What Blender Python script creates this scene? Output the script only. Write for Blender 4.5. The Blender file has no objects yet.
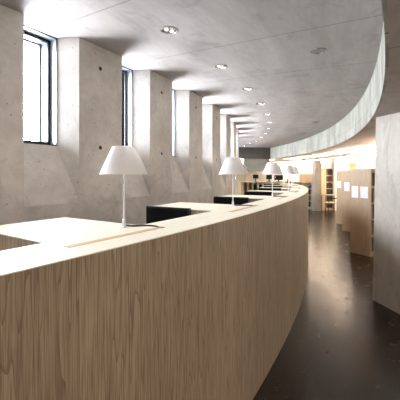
import bpy, bmesh, math, random
from mathutils import Vector, Matrix
random.seed(7)
R_ = math.radians
S = bpy.context.scene
COL = S.collection

# ------------------------------------------------------------------ camera
cd = bpy.data.cameras.new('camera'); cam = bpy.data.objects.new('camera', cd); COL.objects.link(cam)
cam.location = (0, 0, 1.6); cam.rotation_euler = (R_(90), 0, 0)
cd.sensor_width = 36; cd.lens = 36 * 330 / 400.0
cd.shift_y = -(200 - 174.3) / 400.0
cd.clip_start = 0.05
S.camera = cam

# centre of curvature of the building and the main radii
CX, CY = -16.11, 11.71
RW, RCI, RCS, RCO, RR = 17.36, 18.03, 18.66, 18.96, 19.78
ZC, ZL, ZT = 2.84, 2.325, 1.328          # high ceiling, low soffit, counter top
ROUT = 23.6
A_NEAR, A_END, A_FAR = -56.0, 11.0, 34.0
PITCH = 3.4
OPEN0 = -31.75                            # right edge of the nearest pier in view

def pol(R, a, z=0.0):
    return Vector((R * math.cos(R_(a)), R * math.sin(R_(a)), z))
def wpol(R, a, z=0.0):
    return pol(R, a, z) + Vector((CX, CY, 0))

# ------------------------------------------------------------------ light
W = bpy.data.worlds.new('overcast_sky'); S.world = W; W.use_nodes = True
nt = W.node_tree; bg = nt.nodes['Background']
bg.inputs[0].default_value = (0.93, 0.96, 1.0, 1); 
g_tc = nt.nodes.new('ShaderNodeTexCoord'); g_sp = nt.nodes.new('ShaderNodeSeparateXYZ'); nt.links.new(g_tc.outputs['Generated'], g_sp.inputs[0])
g_mr = nt.nodes.new('ShaderNodeMapRange'); nt.links.new(g_sp.outputs[2], g_mr.inputs[0])      # pale sunlit forecourt below the horizon, overcast sky above
for q_, v_ in ((1, -.15), (2, .15), (3, 72.0), (4, 74.0)): g_mr.inputs[q_].default_value = v_
nt.links.new(g_mr.outputs[0], bg.inputs[1])
S.view_settings.view_transform = 'Standard'; S.view_settings.look = 'None'
S.view_settings.gamma = 1; S.view_settings.use_curve_mapping = False
S.view_settings.exposure = 0.3
DOWN_W = 4.0
PANEL_E = 18.0

def area_light(name, loc, rot, sx, sy, power, col=(1, 1, 1), portal=False, spread=180):
    l = bpy.data.lights.new(name, 'AREA'); l.shape = 'RECTANGLE'; l.size = sx; l.size_y = sy
    l.energy = power; l.color = col; l.spread = R_(spread)
    o = bpy.data.objects.new(name, l); COL.objects.link(o); o.location = loc; o.rotation_euler = rot
    if portal: l.cycles.is_portal = True
    return o

# ------------------------------------------------------------------ materials
def newmat(name):
    m = bpy.data.materials.new(name); m.use_nodes = True
    return m, m.node_tree, m.node_tree.nodes['Principled BSDF']
def N(t, kind, **kw):
    n = t.nodes.new(kind)
    for k, v in kw.items(): setattr(n, k, v)
    return n
def math_(t, op, a, b=None, c=None):
    n = t.nodes.new('ShaderNodeMath'); n.operation = op
    for i, v in enumerate((a, b, c)):
        if v is None: continue
        if hasattr(v, 'links'): t.links.new(v, n.inputs[i])
        else: n.inputs[i].default_value = v
    return n.outputs[0]
def mix(t, fac, a, b, mode='MIX'):
    n = t.nodes.new('ShaderNodeMix'); n.data_type = 'RGBA'; n.blend_type = mode
    for i, v in ((0, fac), (6, a), (7, b)):
        if hasattr(v, 'links'): t.links.new(v, n.inputs[i])
        elif i == 0: n.inputs[0].default_value = v
        else: n.inputs[i].default_value = (*v, 1)
    return n.outputs[2]
def ramp(t, v, *stops):
    n = t.nodes.new('ShaderNodeValToRGB'); t.links.new(v, n.inputs[0])
    e = n.color_ramp.elements
    for i, (p, c) in enumerate(stops):
        el = e[i] if i < 2 else e.new(p)
        el.position = p; el.color = (c, c, c, 1) if not isinstance(c, tuple) else (*c, 1)
    return n.outputs[0]
def noise(t, vec, scale, detail=4, rough=.6, dist=0):
    n = t.nodes.new('ShaderNodeTexNoise'); n.inputs['Scale'].default_value = scale
    n.inputs['Detail'].default_value = detail; n.inputs['Roughness'].default_value = rough
    n.inputs['Distortion'].default_value = dist
    if vec is not None: t.links.new(vec, n.inputs['Vector'])
    return n.outputs[0]
def polar_vec(t, rref):
    """object coordinates unrolled round the building's centre: (arc length, radius, height), angle in degrees, height"""
    tc = N(t, 'ShaderNodeTexCoord'); sp = N(t, 'ShaderNodeSeparateXYZ'); t.links.new(tc.outputs['Object'], sp.inputs[0])
    x, y, z = sp.outputs
    ang = math_(t, 'ARCTAN2', y, x)
    rad = math_(t, 'SQRT', math_(t, 'ADD', math_(t, 'MULTIPLY', x, x), math_(t, 'MULTIPLY', y, y)))
    cb = N(t, 'ShaderNodeCombineXYZ'); t.links.new(math_(t, 'MULTIPLY', ang, rref), cb.inputs[0])
    t.links.new(rad, cb.inputs[1]); t.links.new(z, cb.inputs[2])
    return cb.outputs[0], math_(t, 'MULTIPLY', ang, 180 / math.pi), rad, z
def scaled(t, vec, s):
    m = N(t, 'ShaderNodeMapping'); t.links.new(vec, m.inputs[0]); m.inputs['Scale'].default_value = s
    return m.outputs[0]
def line_mask(t, v, period, offset, half):
    """1 on thin lines repeating each period"""
    p = math_(t, 'PINGPONG', math_(t, 'SUBTRACT', v, offset), period / 2)
    return math_(t, 'LESS_THAN', p, half)
def bump(t, b, h, strength=.2, dist=.01):
    n = N(t, 'ShaderNodeBump'); n.inputs['Strength'].default_value = strength; n.inputs['Distance'].default_value = dist
    t.links.new(h, n.inputs['Height']); t.links.new(n.outputs[0], b.inputs['Normal'])

def concrete(name, light, dark, rref=19, ang_joint=None, z_joint=None, rough=.75, pits=True, stain=True, streak=(1, 1, 1), contrast=1.0):
    m, t, b = newmat(name)
    v, ang, rad, z = polar_vec(t, rref)
    vs = scaled(t, v, streak)
    n1 = noise(t, vs, 1.6, 6, .62, .3); n2 = noise(t, vs, 14, 4, .7)
    c = mix(t, ramp(t, n1, (.5 - .16 / contrast, 0.), (.5 + .16 / contrast, 1.)), dark, light)
    c = mix(t, math_(t, 'MULTIPLY', ramp(t, n2, (.35, 1.), (.62, 0.)), .22), c, tuple(q * .7 for q in dark))
    if stain:
        n3 = noise(t, v, 2.1, 7, .7, .6)
        c = mix(t, math_(t, 'MULTIPLY', ramp(t, n3, (.54, 0.), (.62, 1.)), .36), c, tuple(q * .62 for q in dark))
    if pits:
        vo = N(t, 'ShaderNodeTexVoronoi'); vo.inputs['Scale'].default_value = 13; t.links.new(v, vo.inputs['Vector'])
        pm = math_(t, 'LESS_THAN', vo.outputs['Distance'], .085)
        c = mix(t, math_(t, 'MULTIPLY', pm, .6), c, (.12, .11, .10))
    if ang_joint: c = mix(t, math_(t, 'MULTIPLY', line_mask(t, ang, *ang_joint), .55), c, (.10, .09, .085))
    if z_joint: c = mix(t, math_(t, 'MULTIPLY', line_mask(t, z, *z_joint), .35), c, (.12, .11, .10))
    t.links.new(c, b.inputs['Base Color']); b.inputs['Roughness'].default_value = rough
    b.inputs['Specular IOR Level'].default_value = .3
    bump(t, b, n2, .15, .006)
    return m

def oak(name, light, mid, dark, rref=19, grain=(38, 38, 1.1), rough=.5, polar=True, amount=1.0, fine=.5, plank=None):
    m, t, b = newmat(name)
    if polar: v, ang, rad, z = polar_vec(t, rref)
    else:
        tc = N(t, 'ShaderNodeTexCoord'); v = tc.outputs['Object']
    g = scaled(t, v, grain)
    n1 = noise(t, g, 1.0, 5, .65, .8)
    g2 = scaled(t, v, tuple(q * 3.3 for q in grain)); n2 = noise(t, g2, 1.4, 3, .6)
    g3 = scaled(t, v, tuple(q * .16 if q > 10 else q * .55 for q in grain)); n3 = noise(t, g3, 1.2, 3, .5)
    rings = math_(t, 'FRACT', math_(t, 'MULTIPLY', n3, 11.0))
    rr = ramp(t, rings, (0., 0.), (.82, .25), (.97, 1.))
    c = mix(t, ramp(t, n1, (.32, 0.), (.68, 1.)), mid, light)
    c = mix(t, math_(t, 'MULTIPLY', rr, .75 * amount), c, dark)
    c = mix(t, math_(t, 'MULTIPLY', ramp(t, n2, (.38, 1.), (.55, 0.)), fine * amount), c, dark)
    if plank and polar: 
        pn = N(t, 'ShaderNodeTexWhiteNoise', noise_dimensions='1D')
        t.links.new(math_(t, 'FLOOR', math_(t, 'DIVIDE', ang, plank)), pn.inputs['W'])
        c = mix(t, math_(t, 'MULTIPLY', pn.outputs[0], .22), c, dark)
    t.links.new(c, b.inputs['Base Color']); b.inputs['Roughness'].default_value = rough
    b.inputs['Specular IOR Level'].default_value = .35
    bump(t, b, n2, .08, .002)
    return m

def plain(name, col, rough=.5, metal=0.0, var=.06, scale=30, emit=None, spec=.5):
    m, t, b = newmat(name)
    tc = N(t, 'ShaderNodeTexCoord'); n = noise(t, tc.outputs['Object'], scale, 3)
    c = mix(t, n, tuple(q * (1 - var) for q in col), tuple(min(1, q * (1 + var)) for q in col))
    t.links.new(c, b.inputs['Base Color']); b.inputs['Roughness'].default_value = rough; b.inputs['Metallic'].default_value = metal
    b.inputs['Specular IOR Level'].default_value = spec
    if emit: b.inputs['Emission Color'].default_value = (*emit[0], 1); b.inputs['Emission Strength'].default_value = emit[1]
    return m

M = {}
M['wall'] = concrete('board_cast_concrete_wall', (.66, .615, .585), (.50, .46, .435), RW, None, None, contrast=1.5)
M['ceiling'] = concrete('concrete_ceiling', (.41, .375, .36), (.32, .29, .275), 18.5, (PITCH, -30.95, .018), None, pits=False, streak=(.5, 2.2, 1), contrast=.9)
M['low_ceiling'] = concrete('concrete_low_soffit', (.46, .40, .37), (.37, .31, .285), 20.5, (PITCH, -19.5, .02), None, pits=False, streak=(.6, 2, 1))
M['rim'] = concrete('concrete_rim', (.40, .395, .345), (.28, .275, .24), RR, (1.7, .2, .03), (.36, 2.505, .006), pits=False, streak=(1.6, 1, .7), contrast=1.6)
M['fin'] = concrete('grey_cast_concrete_fin', (.52, .475, .42), (.42, .38, .33), 20, None, None, contrast=1.0)
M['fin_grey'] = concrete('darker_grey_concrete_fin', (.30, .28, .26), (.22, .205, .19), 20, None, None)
M['hopper'] = concrete('grey_concrete_hopper', (.30, .30, .265), (.22, .22, .20), 19, None, None, pits=False)
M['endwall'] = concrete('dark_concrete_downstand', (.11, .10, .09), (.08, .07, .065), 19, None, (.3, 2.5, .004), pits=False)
M['oak'] = oak('oak_veneer', (.46, .375, .275), (.35, .275, .195), (.125, .083, .052), grain=(44, 44, .9), plank=.92, amount=.8, fine=.7)
M['oaktop'] = oak('oak_top_skylit_tone', (.80, .74, .62), (.72, .65, .52), (.52, .43, .31), grain=(4, 34, 34), amount=.45, fine=.25, rough=.4)  # same oak as the counter, its colour lightened for skylight on the top
M['oakplain'] = oak('oak_panel', (.50, .37, .25), (.42, .30, .20), (.25, .165, .10), grain=(30, 30, 1.4), polar=False, amount=.5)
M['pale_wood'] = oak('pale_birch_wood', (.74, .60, .40), (.66, .52, .33), (.5, .36, .2), grain=(12, 12, 1.2), polar=False, amount=.4)
M['channel'] = oak('reddish_oak_channel_lid', (.62, .40, .20), (.54, .34, .16), (.36, .2, .09), grain=(4, 40, 40), amount=.5)
M['red_end'] = plain('dark_red_wood', (.16, .045, .02), .5)
M['black'] = plain('black_plastic', (.006, .006, .007), .45, spec=.3)
M['screen'] = plain('dark_screen', (.003, .003, .004), .3, spec=.2)
M['cable'] = plain('dark_grey_cable', (.008, .01, .012), .5)
M['alu'] = plain('brushed_aluminium', (.36, .42, .48), .38, .35)
M['outer_alu'] = plain('blue_grey_outer_frame', (.030, .034, .045), .4)
M['gasket'] = plain('black_window_gasket', (.012, .014, .018), .5)
M['white_metal'] = plain('white_metal', (.80, .81, .85), .35)
M['plaster'] = plain('warm_white_plaster', (.86, .79, .66), .8, var=.03, scale=3)
M['paper'] = None
M['steel'] = plain('polished_steel', (.75, .75, .74), .15, 1.0)
M['blue'] = plain('blue_plastic', (.03, .10, .35), .4)
M['lamp_glow'] = plain('lit_diffuser', (1, 1, 1), .5, emit=((1.0, .86, .66), PANEL_E))
M['fill_glow'] = plain('added_fill_diffuser', (1, 1, 1), .5, emit=((1.0, .84, .66), 6.0))  # glow of the unseen panels added as warm fill
M['up_glow'] = plain('lit_upper_diffuser', (1, 1, 1), .5, emit=((1.0, .88, .70), 75.0))
M['bulb'] = plain('lit_bulb', (1, 1, 1), .5, emit=((1, .95, .88), .9))

# shade: white translucent polycarbonate
m, t, b = newmat('translucent_white_lamp_shade'); M['shade'] = m
b.inputs['Base Color'].default_value = (.92, .91, .92, 1); b.inputs['Roughness'].default_value = .55
tr = N(t, 'ShaderNodeBsdfTranslucent'); tr.inputs[0].default_value = (.95, .93, .93, 1)
mx = N(t, 'ShaderNodeMixShader'); mx.inputs[0].default_value = .4
t.links.new(b.outputs[0], mx.inputs[1]); t.links.new(tr.outputs[0], mx.inputs[2])
t.links.new(mx.outputs[0], t.nodes['Material Output'].inputs[0])
# window glass
m, t, b = newmat('window_glass'); M['glass'] = m
g = N(t, 'ShaderNodeBsdfGlossy'); g.inputs['Roughness'].default_value = .02
tp = N(t, 'ShaderNodeBsdfTransparent'); tp.inputs[0].default_value = (.96, .98, 1, 1)
fr = N(t, 'ShaderNodeFresnel'); fr.inputs[0].default_value = 1.35
mx = N(t, 'ShaderNodeMixShader'); t.links.new(fr.outputs[0], mx.inputs[0])
t.links.new(tp.outputs[0], mx.inputs[1]); t.links.new(g.outputs[0], mx.inputs[2])
t.links.new(mx.outputs[0], t.nodes['Material Output'].inputs[0])
# paper with printed lines
m, t, b = newmat('printed_paper'); M['paper'] = m
tc = N(t, 'ShaderNodeTexCoord'); sp = N(t, 'ShaderNodeSeparateXYZ'); t.links.new(tc.outputs['Object'], sp.inputs[0])
ln = line_mask(t, sp.outputs[2], .016, 0, .0022)
nz = noise(t, scaled(t, tc.outputs['Object'], (60, 60, 1)), 1.0, 2)
k = math_(t, 'MULTIPLY', ln, math_(t, 'GREATER_THAN', nz, .42))
k = math_(t, 'MULTIPLY', k, .85)
t.links.new(mix(t, k, (.88, .88, .90), (.25, .25, .28)), b.inputs['Base Color']); b.inputs['Roughness'].default_value = .7
# floor: dark polished concrete
m, t, b = newmat('dark_polished_concrete_floor'); M['floor'] = m
v, ang, rad, z = polar_vec(t, 19)
n1 = noise(t, scaled(t, v, (1, .8, 1)), .9, 5, .6); n2 = noise(t, v, 7, 5, .65)
c = mix(t, ramp(t, n1, (.35, 0.), (.65, 1.)), (.010, .0055, .004), (.022, .0135, .009))
c = mix(t, math_(t, 'MULTIPLY', ramp(t, n2, (.4, 0.), (.7, 1.)), .16), c, (.06, .04, .03))
c = mix(t, math_(t, 'MULTIPLY', line_mask(t, ang, 13.6, -17.3, .018), .5), c, (.12, .09, .07))
t.links.new(c, b.inputs['Base Color'])
t.links.new(math_(t, 'ADD', math_(t, 'MULTIPLY', n2, .18), .16), b.inputs['Roughness'])
b.inputs['Specular IOR Level'].default_value = .45
bump(t, b, noise(t, scaled(t, v, (1, 2.2, 1)), 2.2, 1.5, .4), .3, .02)


# ------------------------------------------------------------------ mesh helpers
def sector(bm, r0, r1, a0, a1, z0, z1, step=.35):
    n = max(1, int(math.ceil((a1 - a0) / step)))
    rings = []
    for i in range(n + 1):
        a = a0 + (a1 - a0) * i / n
        rings.append([bm.verts.new(pol(r, a, z)) for r, z in ((r0, z0), (r1, z0), (r1, z1), (r0, z1))])
    for i in range(n):
        A, B = rings[i], rings[i + 1]
        for k in range(4):
            l = (k + 1) % 4
            bm.faces.new((A[k], A[l], B[l], B[k]))
    bm.faces.new(rings[0][::-1]); bm.faces.new(rings[-1])
def box(bm, c, s, rz=0, taper=0):
    M_ = Matrix.Translation(c) @ Matrix.Rotation(rz, 4, 'Z')
    vs = []
    for dz in (-1, 1):
        k = 1 - (taper if dz > 0 else 0)
        for dx, dy in ((-1, -1), (1, -1), (1, 1), (-1, 1)):
            vs.append(bm.verts.new(M_ @ Vector((dx * s[0] / 2 * k, dy * s[1] / 2 * k, dz * s[2] / 2))))
    for f in ((0, 3, 2, 1), (4, 5, 6, 7), (0, 1, 5, 4), (1, 2, 6, 5), (2, 3, 7, 6), (3, 0, 4, 7)):
        bm.faces.new([vs[i] for i in f])
def prism(bm, bot, top):
    """closed solid between two matching loops"""
    A = [bm.verts.new(p) for p in bot]; B = [bm.verts.new(p) for p in top]; n = len(A)
    for i in range(n): bm.faces.new((A[i], A[(i + 1) % n], B[(i + 1) % n], B[i]))
    bm.faces.new(A[::-1]); bm.faces.new(B)
def lathe(bm, prof, seg=32, c=(0, 0, 0), close=True):
    rings = []
    for r, z in prof:
        if r < 1e-6: rings.append([bm.verts.new((c[0], c[1], c[2] + z))])
        else: rings.append([bm.verts.new((c[0] + r * math.cos(2 * math.pi * i / seg), c[1] + r * math.sin(2 * math.pi * i / seg), c[2] + z)) for i in range(seg)])
    for A, B in zip(rings, rings[1:]):
        for i in range(seg):
            j = (i + 1) % seg
            if len(A) == 1 and len(B) == 1: continue
            if len(A) == 1: bm.faces.new((A[0], B[j], B[i]))
            elif len(B) == 1: bm.faces.new((A[i], A[j], B[0]))
            else: bm.faces.new((A[i], A[j], B[j], B[i]))
def tube(bm, pts, r, seg=8):
    pts = [Vector(p) for p in pts]; rings = []
    for i, p in enumerate(pts):
        d = (pts[min(i + 1, len(pts) - 1)] - pts[max(i - 1, 0)]).normalized()
        up = Vector((0, 0, 1)) if abs(d.z) < .9 else Vector((1, 0, 0))
        u = d.cross(up).normalized(); w = d.cross(u)
        rings.append([bm.verts.new(p + r * (math.cos(2 * math.pi * k / seg) * u + math.sin(2 * math.pi * k / seg) * w)) for k in range(seg)])
    for A, B in zip(rings, rings[1:]):
        for k in range(seg): bm.faces.new((A[k], A[(k + 1) % seg], B[(k + 1) % seg], B[k]))
    bm.faces.new(rings[0][::-1]); bm.faces.new(rings[-1])
def obj(name, bm, mat, parent=None, loc=(0, 0, 0), rz=0, smooth=False, bevel=0):
    bmesh.ops.remove_doubles(bm, verts=bm.verts, dist=1e-6) if smooth else None
    bmesh.ops.recalc_face_normals(bm, faces=bm.faces)
    me = bpy.data.meshes.new(name); bm.to_mesh(me); bm.free()
    me.materials.append(mat)
    if smooth:
        for p in me.polygons: p.use_smooth = True
        me.set_sharp_from_angle(angle=R_(35))
    o = bpy.data.objects.new(name, me); COL.objects.link(o); o.location = loc; o.rotation_euler = (0, 0, rz)
    if parent: o.parent = parent
    if bevel:
        md = o.modifiers.new('edge', 'BEVEL'); md.width = bevel; md.segments = 2; md.limit_method = 'ANGLE'
    return o
def thing(name, label, cat, loc=(0, 0, 0), rz=0, group=None):
    o = bpy.data.objects.new(name, None); COL.objects.link(o); o.location = loc; o.rotation_euler = (0, 0, rz)
    o.empty_display_size = .1
    return tag(o, label, cat, group)
def tag(o, label, cat, group=None):
    o['label'] = label; o['category'] = cat
    if group: o['group'] = group
    return o
def struct(name, bm, mat, loc=(CX, CY, 0), **kw):
    o = obj(name, bm, mat, loc=loc, **kw); o['kind'] = 'structure'; return o
def dup(root, loc, rz=None, label=None):
    r = root.copy(); COL.objects.link(r); r.location = loc
    if rz is not None: r.rotation_euler = (0, 0, rz)
    if label: r['label'] = label
    for ch in list(root.children):
        c = ch.copy(); COL.objects.link(c); c.parent = r
        for g in ch.children:
            d = g.copy(); COL.objects.link(d); d.parent = c
    return r
def B(): return bmesh.new()
CORD = ['first', 'second', 'third', 'fourth', 'fifth', 'sixth', 'seventh', 'eighth', 'ninth', 'tenth', 'eleventh', 'twelfth', 'thirteenth', 'fourteenth', 'fifteenth', 'sixteenth', 'seventeenth']

# ------------------------------------------------------------------ shell
bm = B(); sector(bm, RW - 1.2, ROUT + .3, A_NEAR, A_FAR, -.1, 0, 1.0); struct('floor', bm, M['floor'])
# downlight positions on the high ceiling
DL = [(18.16, -29.25 + PITCH * i) for i in range(-6, 12)]
bm = B(); sector(bm, RW - .5, RR, A_NEAR, A_END, ZC, ZC + .2); struct('ceiling', bm, M['ceiling'])
bm = B(); sector(bm, RR + .02, ROUT + .3, A_NEAR, A_FAR, ZL, ZL + .3); struct('ceiling_low', bm, M['low_ceiling'])
bm = B(); sector(bm, RW - .5, RR, A_END + .6, A_FAR, ZL, ZL + .3); struct('ceiling_far', bm, M['low_ceiling'])
bm = B(); sector(bm, RR, RR + .02, A_NEAR, A_END, ZL, ZC + .2); struct('trim_1', bm, M['rim'])
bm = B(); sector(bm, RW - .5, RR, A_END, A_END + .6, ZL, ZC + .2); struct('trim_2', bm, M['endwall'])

# inner wall with piers and splayed window openings
ZS, ZSB = 1.347, 1.86          # ledge line, window bottom
DEP = .19
bm = B()
def quad(*p): bm.faces.new([bm.verts.new(q) for q in p])
openings = []
k0 = int((A_NEAR - OPEN0) / PITCH) + 1
k = k0
while True:
    a0 = OPEN0 + k * PITCH; a1 = a0 + 1.70
    if a1 > A_FAR - 2: break
    if k == 0: a0 -= .09; a1 -= .09          # the nearest bay is cast slightly wider
    if k == 1: a0 += .06
    openings.append((k, a0, a1)); k += 1
prev = A_NEAR
def thick(a0, a1, z0, z1):
    quad(pol(RW, a0, z0), pol(RW, a1, z0), pol(RW, a1, z1), pol(RW, a0, z1))
for k, a0, a1 in openings:
    b0, b1 = a0 + .10, a1 - .29
    rb = RW - DEP; ro = RW - .40
    thick(prev, a0, 0, ZS); thick(prev, a0, ZS, ZC + .1); thick(a0, a1, 0, ZS)
    quad(pol(RW, a0, ZS), pol(RW, a1, ZS), pol(rb, b1, ZSB), pol(rb, b0, ZSB))          # sloping sill
    quad(pol(RW, a1, ZS), pol(RW, a1, ZC + .1), pol(rb, b1, ZC + .1), pol(rb, b1, ZSB))    # far splay
    quad(pol(RW, a0, ZS), pol(rb, b0, ZSB), pol(rb, b0, ZC + .1), pol(RW, a0, ZC + .1))    # near splay
    quad(pol(rb, b0, ZSB), pol(rb, b1, ZSB), pol(ro, b1, ZSB), pol(ro, b0, ZSB))
    quad(pol(rb, b1, ZSB), pol(rb, b1, ZC + .1), pol(ro, b1, ZC + .1), pol(ro, b1, ZSB))
    quad(pol(rb, b0, ZSB), pol(ro, b0, ZSB), pol(ro, b0, ZC + .1), pol(rb, b0, ZC + .1))
    quad(pol(ro, b0, -.1), pol(ro, b1, -.1), pol(ro, b1, ZSB), pol(ro, b0, ZSB))
    quad(pol(ro, (a0 + prev) / 2, -.1), pol(ro, b0, -.1), pol(ro, b0, ZC + .1), pol(ro, (a0 + prev) / 2, ZC + .1))
    quad(pol(ro, b1, -.1), pol(ro, a1 + .85, -.1), pol(ro, a1 + .85, ZC + .1), pol(ro, b1, ZC + .1))
    prev = a1
thick(prev, A_FAR, 0, ZC + .1)
bmesh.ops.remove_doubles(bm, verts=bm.verts, dist=1e-5)
wall = struct('wall_left', bm, M['wall'])
# formwork tie holes in the piers
hole_me = None
for k, a0, a1 in openings:
    am = a1 + .93
    if not (-36 < am < 0): continue
    for z in (2.63, 1.86):
        if hole_me is None:
            bm = B(); lathe(bm, [(0, .003), (.014, .003), (.018, .0), (.020, .001), (.020, -.004)], 16)
            hole = obj('tie_hole', bm, M['gasket'], wall); hole_me = hole
        else:
            hole = hole_me.copy(); COL.objects.link(hole); hole.parent = wall
        c = (pol(RW, a1) + pol(RW, a1 + 1.7)) / 2; c.z = z
        hole.location = c; hole.rotation_euler = (0, R_(90), 0)
        hole.rotation_euler = (Matrix.Rotation(R_(am), 4, 'Z') @ Matrix.Rotation(R_(90), 4, 'Y')).to_euler()

# windows: aluminium liner, black gasket, inner sash, pane
wi = 0
for k, a0, a1 in openings:
    b0, b1 = a0 + .10, a1 - .29
    if b0 > A_END - 1: continue
    wi += 1
    rb = RW - DEP
    root = bpy.data.objects.new('window_%d' % wi, None); COL.objects.link(root); root.location = (CX, CY, 0); root['kind'] = 'structure'
    def frame(name, mat, r0, r1, ins, w, zi, par):
        """rectangular ring: radial extent r0..r1, inset ins, bar width w (metres)"""
        bm = B(); d = ins / RW * 180 / math.pi; e = w / RW * 180 / math.pi
        sector(bm, r0, r1, b0 + d, b0 + d + e, ZSB + zi, ZC - zi, 9)
        sector(bm, r0, r1, b1 - d - e, b1 - d, ZSB + zi, ZC - zi, 9)
        sector(bm, r0, r1, b0 + d + e, b1 - d - e, ZSB + zi, ZSB + zi + w, 9)
        sector(bm, r0, r1, b0 + d + e, b1 - d - e, ZC - zi - w, ZC - zi, 9)
        return obj(name, bm, mat, par)
    frame('edge_strip', M['gasket'], rb - .010, rb + .003, 0, .006, 0.0, root)
    frame('liner', M['alu'], rb - .085, rb - .010, 0.001, .006, .002, root)
    frame('gasket', M['gasket'], rb - .097, rb - .085, 0, .034, .0, root)
    sash = frame('sash', M['outer_alu'], rb - .19, rb - .105, .002, .032, .002, root)
    frame('outer_frame', M['outer_alu'], rb - .215, rb - .19, .002, .046, .002, root)
    bm = B(); sector(bm, rb - .104, rb - .098, b0 + .03, b1 - .03, ZSB + .01, ZC - .01, 9)
    obj('pane', bm, M['glass'], sash)
    c = wpol(rb - .22, (b0 + b1) / 2, (ZSB + ZC) / 2)
    area_light('sky_portal', c, (R_(90), 0, R_((b0 + b1) / 2 - 90)), .46, ZC - ZSB, 1, portal=True)

# closing walls out of view
bm = B(); sector(bm, ROUT, ROUT + .3, A_NEAR, A_FAR, 0, ZL); struct('wall_right', bm, M['plaster'])
bm = B(); sector(bm, RW - .5, ROUT + .3, A_NEAR - .6, A_NEAR, -.1, ZC + .2, .6); struct('wall_back', bm, M['plaster'])
bm = B(); sector(bm, RW - .5, ROUT + .3, A_FAR, A_FAR + .6, -.1, ZL + .3, .6); struct('wall_far', bm, M['plaster'])

# near concrete wall at the right edge of the picture
def fin_wall(name, p0, p1, thick_, h, lean, mat):
    p0 = Vector((*p0, 0)); p1 = Vector((*p1, 0)); d = (p1 - p0).normalized(); n = Vector((-d.y, d.x, 0))
    if n.x < 0: n = -n
    bot = [p0 - n * lean, p1 - n * lean, p1 + n * thick_, p0 + n * thick_]
    top = [p0 + Vector((0, 0, h)), p1 + Vector((0, 0, h)), p1 + n * thick_ + Vector((0, 0, h)), p0 + n * thick_ + Vector((0, 0, h))]
    bm = B(); prism(bm, bot, top); return bm
struct('wall_panel', fin_wall('', (2.25, 4.22), (2.62, 2.2), .35, ZL, .05, M['fin']), M['fin'], loc=(0, 0, 0))

# ------------------------------------------------------------------ counter
BLK = [-33.87 + 4.17 * i for i in range(-3, 7)]        # near side of each divider
BW = 1.65
C_END = -5.6
counter = thing('reading_counter', 'long curved oak counter with pale top sweeping away from the camera', 'counter', (CX, CY, 0))
bm = B(); sector(bm, RCO - .03, RCO, -48, C_END, 0, ZT - .004, .3); obj('front_panel', bm, M['oak'], counter)
bm = B(); sector(bm, RCS, RCS + .025, -48, C_END, 0, ZT - .004, .3); obj('inner_panel', bm, M['oak'], counter)
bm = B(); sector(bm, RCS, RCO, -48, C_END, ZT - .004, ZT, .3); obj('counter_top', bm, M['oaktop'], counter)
bm = B(); sector(bm, RCS + .025, RCO - .03, C_END - .1, C_END, 0, ZT - .004, .3); obj('end_panel', bm, M['oak'], counter)
for i, a in enumerate(BLK):
    bm = B(); sector(bm, RCI, RCS, a, a + BW, 0, ZT - .004, .3); dv = obj('divider', bm, M['oak'], counter)
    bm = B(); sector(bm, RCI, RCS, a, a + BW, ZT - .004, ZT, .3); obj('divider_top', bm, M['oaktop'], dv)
    nxt = a + 4.17
    if nxt < C_END:
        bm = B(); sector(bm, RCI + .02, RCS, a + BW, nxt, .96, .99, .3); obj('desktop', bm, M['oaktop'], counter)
    bm = B(); sector(bm, 18.784, 18.820, a, a + BW - .02, ZT - .004, ZT + .0015, .15); ch = obj('cable_channel_lid', bm, M['channel'], counter)
    bm = B(); sector(bm, 18.784, 18.820, a + BW - .02, a + BW + .045, ZT - .004, ZT + .0025, .15); obj('channel_end', bm, M['red_end'], ch)

# ------------------------------------------------------------------ table lamps
def make_lamp():
    t = thing('table_lamp', '', 'lamp', group='white table lamps along the counter')
    bm = B(); lathe(bm, [(0, 0), (.017, 0), (.017, .004), (.009, .006), (.009, .040), (.006, .043), (.006, .05)], 24); obj('base', bm, M['white_metal'], t, smooth=True)
    bm = B(); lathe(bm, [(.0048, .045), (.0048, .36), (0, .36)], 16); obj('pole', bm, M['white_metal'], t, smooth=True)
    bm = B(); z0, z1 = .272, .412
    pr = [(.121, z0), (.1205, z0 + .002)] + [(.121 - (.121 - .060) * q, z0 + (z1 - z0) * q) for q in (.2, .5, .8, 1)]
    pr += [(.0585, z1)] + [(.119 - (.119 - .0585) * q, z0 + (z1 - z0) * q) for q in (.8, .5, .2, 0)] + [(.121, z0)]
    lathe(bm, pr, 64); sh = obj('lamp_shade', bm, M['shade'], t, smooth=True)
    bm = B()
    for k in range(3):
        a = 2.1 * k + .5; tube(bm, [(0, 0, .352), (.083 * math.cos(a), .083 * math.sin(a), .352)], .0015, 6)
    obj('shade_support', bm, M['white_metal'], t)
    bm = B(); tube(bm, [(.012, -.01, .33), (.034, -.035, .285), (.046, -.050, .225)], .0017, 6); obj('switch_rod', bm, M['steel'], t)
    bm = B(); lathe(bm, [(0, .30), (.012, .302), (.016, .315), (.014, .33), (.008, .345), (0, .346)], 16); obj('bulb', bm, M['white_metal'], t, smooth=True)
    # flex running to the channel in the counter; local x = outwards, y = along the counter
    z = .004
    bm = B(); tube(bm, [(.004, .012, .012), (.012, .03, .006), (.03, .055, z), (.052, .085, z), (.075, .10, z), (.098, .105, z), (.118, .103, z), (.135, .098, z), (.146, .094, z - .001)], .0042, 8)
    obj('flex', bm, M['cable'], t, smooth=True)
    return t
LA = [(18.645, -32.52), (18.65, -28.50), (18.665, -24.55), (18.675, -20.4), (18.69, -16.35), (18.69, -12.2)]
LL = ['white cone table lamp nearest the camera, standing on the pale counter top', 'white cone table lamp second along the counter, before the dark carrel screens',
      'white cone table lamp third along the counter, overlapping the dark monitors', 'white cone table lamp fourth along the counter, at right of the dark monitors',
      'white cone table lamp fifth along the counter, partly hidden behind the fourth', 'white cone table lamp farthest along the counter near its bend']
lamp = make_lamp()
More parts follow.
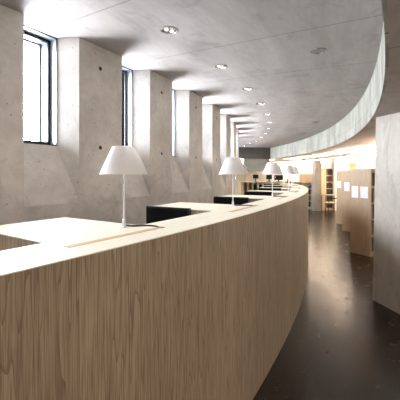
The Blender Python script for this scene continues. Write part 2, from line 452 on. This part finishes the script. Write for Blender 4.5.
for i, (r, a) in enumerate(LA):
    o = lamp if i == 0 else dup(lamp, (0, 0, 0))
    o.location = wpol(r, a, ZT); o.rotation_euler = (0, 0, R_(a)); o['label'] = LL[i]

# ------------------------------------------------------------------ black screens in the carrels
def make_screen():
    t = thing('monitor', '', 'monitor', group='black monitors in the carrels')
    w, h = .42, .30
    bm = B(); box(bm, (0, 0, .345 - h / 2), (w, .03, h)); cs = obj('casing', bm, M['black'], t, bevel=.004)
    bm = B(); box(bm, (0, -.0160, .345 - h / 2), (w - .03, .002, h - .03)); obj('screen', bm, M['screen'], cs)
    bm = B(); box(bm, (0, .012, .04), (.05, .03, .07)); obj('stand', bm, M['black'], t)
    bm = B(); box(bm, (0, .0, .006), (.2, .13, .012)); obj('foot', bm, M['black'], t)
    return t
scr = make_screen(); first = True
SL = {1: 'wide black monitor in the carrel opening just right of the nearest lamp', 2: 'black monitor in the carrel opening behind the second lamp pole',
      3: 'black monitor in the third carrel opening, left of the third lamp pole', 4: 'black monitor low behind the counter between third and fourth lamps',
      5: 'thin strip of black monitor beside the fourth lamp pole', 6: 'farthest black monitor before the counter bends away'}
# block indices: BLK[3] is the nearest in view
for n, i in enumerate(range(4, 10)):
    a = BLK[i] - .07
    o = scr if first else dup(scr, (0, 0, 0)); first = False
    o.location = wpol(18.262, a, .993); o.rotation_euler = (0, 0, R_(a)); o['label'] = SL[n + 1]

# ------------------------------------------------------------------ recessed lights
def downlight(name):
    t = thing(name, '', 'ceiling light', group='recessed downlights in the ceiling')
    bm = B(); lathe(bm, [(.079, 0), (.079, -.004), (.066, -.006), (.064, 0), (.064, .0)], 40); obj('trim_ring', bm, M['steel'], t, smooth=True)
    bm = B(); lathe(bm, [(.064, -.003), (.060, -.002), (.0, -.001)], 32); obj('reflector', bm, M['refl'], t, smooth=True)
    for s in (-1, 1):
        bm = B(); lathe(bm, [(0, -.014), (.012, -.012), (.017, -.005), (.017, -.002)], 16, (s * .027, 0, 0)); obj('bulb', bm, M['bulb'], t, smooth=True)
    return t
m, t_, b_ = newmat('facetted_reflector'); M['refl'] = m
tc = N(t_, 'ShaderNodeTexCoord'); ck = N(t_, 'ShaderNodeTexVoronoi'); ck.inputs['Scale'].default_value = 45; t_.links.new(tc.outputs['Object'], ck.inputs['Vector'])
t_.links.new(ramp(t_, ck.outputs['Color'], (.2, .06), (.8, .8)), b_.inputs['Base Color']); b_.inputs['Metallic'].default_value = .8; b_.inputs['Roughness'].default_value = .25
dl = downlight('ceiling_downlight'); first = True
for i, (r, a) in enumerate(DL):
    o = dl if first else dup(dl, (0, 0, 0)); first = False
    o.location = wpol(r, a, ZC); o.rotation_euler = (0, 0, R_(a + 70))
    l = bpy.data.lights.new('downlight_lamp', 'SPOT'); l.energy = DOWN_W; l.spot_size = R_(110); l.spot_blend = .8; l.color = (1, .95, .88); l.shadow_soft_size = .02
    lo = bpy.data.objects.new('downlight_lamp', l); COL.objects.link(lo); lo.location = (0, 0, -.03); lo.parent = o
    j = i - 6
    if j < 0: o['label'] = 'round recessed downlight in the ceiling behind the camera'
    elif j == 0: o['label'] = 'largest round recessed downlight with bright reflector, nearest in the ceiling'
    elif j > 0: o['label'] = 'round recessed downlight in the window-side row, %s from the camera' % CORD[j]
    else: o['label'] = 'tiny far recessed downlight at the deep end of the window-side row'
# oval-looking dark flush fitting and its row by the rim
def spot(label, r, a):
    t = thing('recessed_spotlight', label, 'ceiling light', wpol(r, a, ZC), R_(a), 'dark recessed fittings near the rim')
    bm = B(); lathe(bm, [(.082, 0), (.082, -.004), (.076, -.006), (.07, -.002), (.07, .0)], 40); obj('trim_ring', bm, M['steel'], t, smooth=True)
    bm = B(); lathe(bm, [(.07, -.002), (0, -.001)], 32); obj('cover', bm, plain('dull_grey_cover', (.20, .18, .17), .5), t, smooth=True)
spot('dark oval recessed ceiling fitting between the downlights and the curved rim', 19.23, -25.9)
spot('small dark recessed fitting near the middle of the curved rim', 19.25, -11.7)
spot('tiny dark recessed fitting left of the others along the rim', 19.3, -5.4)
spot('farthest tiny recessed fitting by the end of the ceiling', 19.46, 5.9)

# luminous ceiling panels under the low soffit
def luminous(label, r, a, w=1.1, d=.5, glow='lamp_glow'):
    t = thing('ceiling_light_panel', label, 'ceiling light', wpol(r, a, ZL - .16), R_(a), 'bright light panels under the low ceiling')
    bm = B(); box(bm, (0, 0, .03), (d, w, .06)); obj('diffuser', bm, M[glow], t, bevel=.01)
    bm = B()
    for s_ in (-1, 1): tube(bm, [(0, s_ * w * .35, .06), (0, s_ * w * .35, .16)], .004, 6)
    obj('hanger', bm, M['steel'], t)
for i, a in enumerate((-13.0, -8.0, -3.0, 2.0, 7.0, 12.0, 17.0, 22.0)):
    luminous('warm bright ceiling panel over the bookcases, %s from the camera' % CORD[i], (21.0, 21.2, 21.9, 22.6)[min(i, 3)], a, 1.2, .7)
def uplight(label, r, a, w=1.3, d=.3):
    t = thing('indirect_pendant', label, 'ceiling light', wpol(r, a, ZL - .2), R_(a), 'indirect pendants lighting the low ceiling')
    bm = B(); box(bm, (0, 0, 0), (d, w, .02)); box(bm, (-d / 2, 0, .02), (.01, w, .06)); box(bm, (d / 2, 0, .02), (.01, w, .06)); obj('tray', bm, M['white_metal'], t)
    bm = B(); box(bm, (0, 0, .016), (d - .03, w - .02, .01)); obj('diffuser', bm, M['up_glow'], t)
    bm = B()
    for s_ in (-1, 1): tube(bm, [(0, s_ * w * .35, .02), (0, s_ * w * .35, .2)], .004, 6)
    obj('hanger', bm, M['steel'], t)
for i, (r, a) in enumerate(((20.75, -6.5), (20.75, -1.5), (20.75, 3.5), (20.75, 9.0), (20.0, 14.5), (18.6, 14.5), (19.4, 19.0), (19.4, 24.0), (19.0, 30.5), (17.9, 30.5))):  # those past the high ceiling's end are added to brighten the far background
    uplight('white indirect pendant under the low ceiling, %s of the rim row and its added far-end fill lights' % CORD[i], r, a)
for a in (-19, -24, -29, -34, -39, -44, -49):  # unseen panels added as warm fill for walls, low ceiling and counter face
    luminous('warm bright ceiling panel added as fill outside the picture near the camera', 21.7, a, 1.2, .7, 'fill_glow')

# ------------------------------------------------------------------ bookcases
PAL = [(.16, .025, .02), (.02, .022, .035), (.012, .012, .014), (.07, .035, .02), (.02, .03, .03), (.16, .12, .09), (.03, .018, .015), (.012, .012, .016)]
PNAME = ['dark red', 'dark blue', 'black', 'brown', 'dark green', 'pale tan', 'dark brown', 'blue-black']
BM = [plain('book_cloth_%d' % i, c, .6) for i, c in enumerate(PAL)]
bookmesh = []
for i in range(8):
    w = random.uniform(.022, .045); h = random.uniform(.20, .27); d = random.uniform(.15, .18)
    bm = B(); box(bm, (0, 0, h / 2), (w, d, h)); box(bm, (0, -d / 2 + .001, h * .75), (w * .7, .003, .02))
    me = bpy.data.meshes.new('book'); bm.to_mesh(me); bm.free(); me.materials.append(BM[i]); bookmesh.append((me, w, PNAME[i]))
def fill(base, ux, x0, x1, zs, where, group):
    """books standing side by side; base = world point of the bookcase, ux = unit vector along the shelf"""
    rz = math.atan2(ux.y, ux.x)
    for zi, z in enumerate(zs):
        x = x0 + .004; nb = 0
        while True:
            me, w, cn = random.choice(bookmesh)
            if x + w > x1: break
            o = bpy.data.objects.new('book', me); COL.objects.link(o)
            o.location = base + ux * (x + w / 2) + Vector((0, 0, z)); o.rotation_euler = (0, 0, rz)
            tag(o, '%s book, %s from left on the %s shelf %s' % (cn, CORD[nb], LEV[zi], where), 'book', group + ', ' + LEV[zi] + ' shelf')
            x += w + .0015; nb += 1
LEV = ['lowest', 'second lowest', 'middle', 'second highest', 'top', 'uppermost']
def bookcase(name, label, p, ux, width, depth, height, nsh, mat, cat='bookcase', double=False, group=None):
    """p = left end of the front edge; local x along the shelf, local y into the case"""
    t = thing(name, label, cat, p, math.atan2(ux.y, ux.x), group)
    for x, pt in ((.0125, 'side_panel'), (width - .0125, 'side_panel')):
        bm = B(); box(bm, (x, depth / 2, height / 2), (.025, depth, height)); obj(pt, bm, mat, t)
    bm = B(); box(bm, (width / 2, depth / 2, height / 2 + .02), (width - .05, .02, height - .04)) if double else box(bm, (width / 2, depth - .01, height / 2), (width - .05, .02, height))
    obj('back_panel', bm, mat, t)
    bm = B(); box(bm, (width / 2, depth / 2, height - .0125), (width - .05, depth, .025)); obj('top_panel', bm, mat, t)
    bm = B(); box(bm, (width / 2, depth / 2, .04), (width - .05, depth - .04, .08)); obj('plinth', bm, mat, t)
    zs = []
    for i in range(nsh):
        z = .09 + i * (height - .12) / nsh; zs.append(z + .0125)
        bm = B()
        if double:
            hd = (depth - .02) / 2
            box(bm, (width / 2, hd / 2, z), (width - .05, hd, .025)); box(bm, (width / 2, depth - hd / 2, z), (width - .05, hd, .025))
        else: box(bm, (width / 2, (depth - .02) / 2, z), (width - .05, depth - .02, .025))
        obj('shelf', bm, mat, t)
    return t, zs

# end panels facing the aisle: (far corner, near corner)
def aisle_case(label, far, near, length, where, n_books):
    far = Vector((*far, 0)); near = Vector((*near, 0))
    d = (near - far); dep = d.length; dy = -d.normalized()          # local y points away from the camera
    ux = Vector((-d.normalized().y, d.normalized().x, 0))
    if ux.x < 0: ux = -ux
    t, zs = bookcase('double_bookcase', label, near, ux, length, dep, 1.71, 5, M['oakplain'], double=True, group='oak-ended bookcases along the aisle')
    if n_books: fill(near + dy * .10, ux, .03, .03 + n_books, zs, where, 'books ' + where)
    return near, far
n1_ = aisle_case('nearest oak-ended bookcase, beside the concrete wall, carrying two large notices', (3.09, 6.80), (3.30, 6.38), 1.6, 'of the nearest bookcase', .32)
n2_ = aisle_case('oak-ended bookcase half hidden behind the nearest one, with one notice', (4.06, 9.42), (4.27, 9.0), 1.6, 'of the middle bookcase', 0)
n3_ = aisle_case('farthest oak-ended bookcase, a narrow strip with a small notice', (4.45, 10.75), (4.66, 10.33), 1.6, 'of the farthest bookcase', 0)

def notice(label, far, near, u, z0, z1, w, name='notice'):
    """sheet of paper fixed on an end panel; u = 0 far edge .. 1 near edge"""
    f = Vector((*far, 0)) if len(far) == 2 else far; n = near
    d = (n - f); c = f + d * u; nrm = Vector((d.y, -d.x, 0)).normalized()
    if nrm.x > 0: nrm = -nrm
    bm = B(); box(bm, (0, 0, 0), (w, .003, z1 - z0))
    o = obj(name, bm, M['paper'], loc=(c.x + nrm.x * .003, c.y + nrm.y * .003, (z0 + z1) / 2), rz=math.atan2(d.y, d.x))
    tag(o, label, 'notice', 'white notices on the bookcase ends')
notice('large white printed notice, rightmost on the bookcase ends', n1_[1], n1_[0], .70, 1.127, 1.357, .17)
notice('large white printed notice, second from the right on the bookcase ends', n1_[1], n1_[0], .25, 1.125, 1.36, .15)
notice('white printed notice on the half hidden middle bookcase end', n2_[1], n2_[0], .34, 1.13, 1.375, .17)
notice('small white printed notice, leftmost on the farthest bookcase end', n3_[1], n3_[0], .22, 1.155, 1.38, .15)

def at(x, d, z=0):                       # a point seen at column x, d metres deep
    return Vector(((x - 200) / 330 * d, d, z))

# far bookcases against the back, facing the camera
t1, zs = bookcase('bookcase', 'tall pale bookcase with dark books behind the small table', at(325.2, 14.7), Vector((1, 0, 0)), .44, .28, 1.88, 6, M['pale_wood'])
fill(at(325.2, 14.7) + Vector((0, .10, 0)), Vector((1, 0, 0)), .03, .415, zs, 'of the tall far bookcase', 'books in the tall far bookcase')
t2, zs2 = bookcase('low_bookcase', 'pale bookcase seen between the counter end and the grey fin', at(297, 15.2), Vector((1, 0, 0)), .92, .28, 1.24, 4, M['pale_wood'])
fill(at(297, 15.2) + Vector((0, .10, 0)), Vector((1, 0, 0)), .55, .86, zs2[:3], 'of the far low bookcase', 'books in the far low bookcase')
bm = B(); box(bm, (0, 0, .19), (.62, .26, .38)); tag(obj('storage_box', bm, M['pale_wood'], loc=at(305.5, 15.36, 1.241), bevel=.006), 'pale wooden box sitting on top of the far low bookcase', 'box')
bm = B(); box(bm, (0, 0, .07), (.14, .1, .14)); box(bm, (0, -.052, .09), (.1, .006, .05))
tag(obj('book_box', bm, M['blue'], loc=at(310.3, 15.30, zs2[3] + .001)), 'small blue box on a shelf beside the counter end', 'box')

# grey fin standing free in the aisle
p = [at(313.4, 14.4), at(321.6, 14.4), at(321.6, 14.4) + Vector((.05, .55, 0)), at(313.4, 14.4) + Vector((.05, .55, 0))]
q = [at(316.0, 14.4, 2.18), at(321.3, 14.4, 2.18), at(321.3, 14.4, 2.18) + Vector((.05, .55, 0)), at(316.0, 14.4, 2.18) + Vector((.05, .55, 0))]
bm = B(); prism(bm, p, q); struct('wall_fin', bm, M['fin_grey'], loc=(0, 0, 0))
bm = B(); box(bm, (0, 0, 0.925), (.22, .05, 1.85)); tag(obj('cupboard_side', bm, M['pale_wood'], loc=at(323.6, 14.62)), 'upright pale wooden board between grey fin and tall bookcase', 'panel')
# pale columns behind the bookcases
for i, (x0, x1, d, z) in enumerate(((334.6, 349.0, 14.5, ZL), (361.2, 371.2, 11.6, ZL))):
    bm = B(); w = (x1 - x0) / 330 * d; box(bm, (w / 2, .2, z / 2), (w, .4, z)); struct('wall_pier_%d' % (i + 1), bm, M['plaster'], loc=at(x0, d))
t3, z3 = bookcase('tall_bookcase', 'tall wooden bookcase top showing between the pale columns', at(348.5, 14.2), Vector((1, 0, 0)), .62, .3, 2.1, 6, M['pale_wood'])

# small table with chair
def small_table():
    c = at(330.0, 14.0); t = thing('small_table', 'small pale-topped table with thin dark legs before the far bookcase', 'table', c)
    bm = B(); box(bm, (0, 0, .725), (.62, .5, .03)); obj('table_top', bm, M['oakplain'], t, bevel=.004)
    for sx in (-1, 1):
        for sy in (-1, 1):
            bm = B(); tube(bm, [(sx * .27, sy * .2, 0), (sx * .27, sy * .2, .71)], .013, 8); obj('leg', bm, M['black'], t)
small_table()
def chair():
    c = at(331.2, 13.25); t = thing('chair', 'dark framed chair with a pale seat drawn up to the small table', 'chair', c)
    bm = B(); box(bm, (0, 0, .46), (.38, .36, .03)); obj('seat', bm, M['pale_wood'], t, bevel=.01)
    for sx in (-1, 1):
        for sy in (-1, 1):
            bm = B(); tube(bm, [(sx * .19, sy * .19, 0), (sx * .16, sy * .15, .45)], .012, 8); obj('leg', bm, M['black'], t)
    bm = B(); tube(bm, [(.165, -.165, .45), (.175, -.20, .68)], .01, 6); tube(bm, [(-.165, -.165, .45), (-.175, -.20, .68)], .01, 6); obj('back_frame', bm, M['black'], t)
    bm = B(); box(bm, (0, -.2, .65), (.36, .015, .05)); obj('backrest', bm, M['black'], t, bevel=.005)
chair()

# ------------------------------------------------------------------ far end: service desk, monitors, hanging concrete hopper
hx0, hx1, hb0, hb1, hd = 243.0, 268.5, 250.0, 263.0, 15.6
zt_, zb_ = ZL, 1.6 + 3.3 / 330 * hd
zt2 = 1.6 + 11.3 / 330 * hd
off = Vector((.1, 1.2, 0))
bm = B(); prism(bm, [at(hb0, hd, zb_), at(hb1, hd, zb_), at(hb1, hd, zb_) + off, at(hb0, hd, zb_) + off],
                [at(hx0, hd, zt2), at(hx1, hd, zt2), at(hx1, hd, zt2) + off, at(hx0, hd, zt2) + off])
box(bm, (*(at(255.7, hd).xy + Vector((.05, .6))), (zt2 + ZL) / 2), (1.22, 1.2, ZL - zt2))
struct('trim_3', bm, M['hopper'], loc=(0, 0, 0))
desk = thing('service_desk', 'pale wooden service desk with upright partitions at the far end', 'desk', at(243, 12.2))
Ld = 2.25
bm = B(); box(bm, (Ld / 2, .3, 1.31), (Ld, .62, .03)); obj('desk_top', bm, M['pale_wood'], desk)
bm = B(); box(bm, (Ld / 2, .55, .65), (Ld - .04, .03, 1.29)); obj('back_panel', bm, M['pale_wood'], desk)
for x in (.02, .18, .36, .56, .80, 1.1, 1.45, 1.85, 2.22):
    bm = B(); box(bm, (x, .27, .645), (.035, .52, 1.29)); obj('partition', bm, M['pale_wood'], desk)
bm = B(); box(bm, (Ld / 2, .3, .9), (Ld - .1, .44, .02)); obj('shelf', bm, M['pale_wood'], desk)
fl = [(.45, 'slim dark binder upright in the service desk, left of two'), (.67, 'slim dark binder upright in the service desk, right of two')]
for x, lb in fl:
    bm = B(); box(bm, (0, 0, .15), (.10, .25, .30)); tag(obj('binder', bm, M['black'], loc=at(243, 12.2, .911) + Vector((x, .27, 0))), lb, 'binder', 'dark binders in the service desk')
def desk_monitor(label, x, d, w, h, zc, zb):
    c = at(x, d, zb); t = thing('monitor', label, 'monitor', c, 0, 'dark monitors at the far service desk')
    bm = B(); box(bm, (0, 0, zc - zb), (w, .03, h)); cs = obj('casing', bm, M['black'], t)
    bm = B(); box(bm, (0, -.016, zc - zb), (w - .03, .003, h - .03)); obj('screen', bm, M['screen'], cs)
    bm = B(); box(bm, (0, .012, (zc - h / 2 - zb) / 2 + .008), (.04, .02, zc - h / 2 - zb + .01)); obj('stand', bm, M['black'], t)
    bm = B(); box(bm, (0, .01, .005), (.16, .12, .01)); obj('foot', bm, M['black'], t)
desk_monitor('small dark monitor under the hanging concrete hopper', 255.6, 12.4, .20, .15, 1.515, 1.326)
desk_monitor('dark monitor just left of the third lamp pole', 269.2, 12.4, .22, .17, 1.50, 1.326)
desk_monitor('largest dark monitor at right of the third lamp pole', 278.6, 12.4, .33, .19, 1.48, 1.326)
# bottles near the fourth lamp
desk2 = thing('side_table', 'low pale table beyond the fourth lamp, bearing small bottles', 'table', at(289, 11.6))
bm = B(); box(bm, (0, 0, 1.17), (.55, .4, .03)); obj('table_top', bm, M['pale_wood'], desk2)
for sx in (-1, 1):
    bm = B(); box(bm, (sx * .25, 0, .58), (.03, .38, 1.15)); obj('side_panel', bm, M['pale_wood'], desk2)
bt = None
for i, (x, h, lb) in enumerate(((285.8, .19, 'small brown bottle left of the fourth lamp pole'), (290.6, .24, 'taller brown bottle right of the fourth lamp pole'), (287.6, .27, 'slim dark bottle just behind the fourth lamp pole'))):
    bm = B(); r = .028; lathe(bm, [(0, 0), (r, 0), (r, h * .6), (r * .4, h * .78), (r * .4, h), (0, h)], 14)
    tag(obj('bottle', bm, plain('brown_glass_%d' % i, [(.13, .05, .02), (.18, .06, .03), (.03, .025, .03)][i], .3), loc=at(x, 11.6, 1.186), smooth=True), lb, 'bottle', 'bottles on the side table')
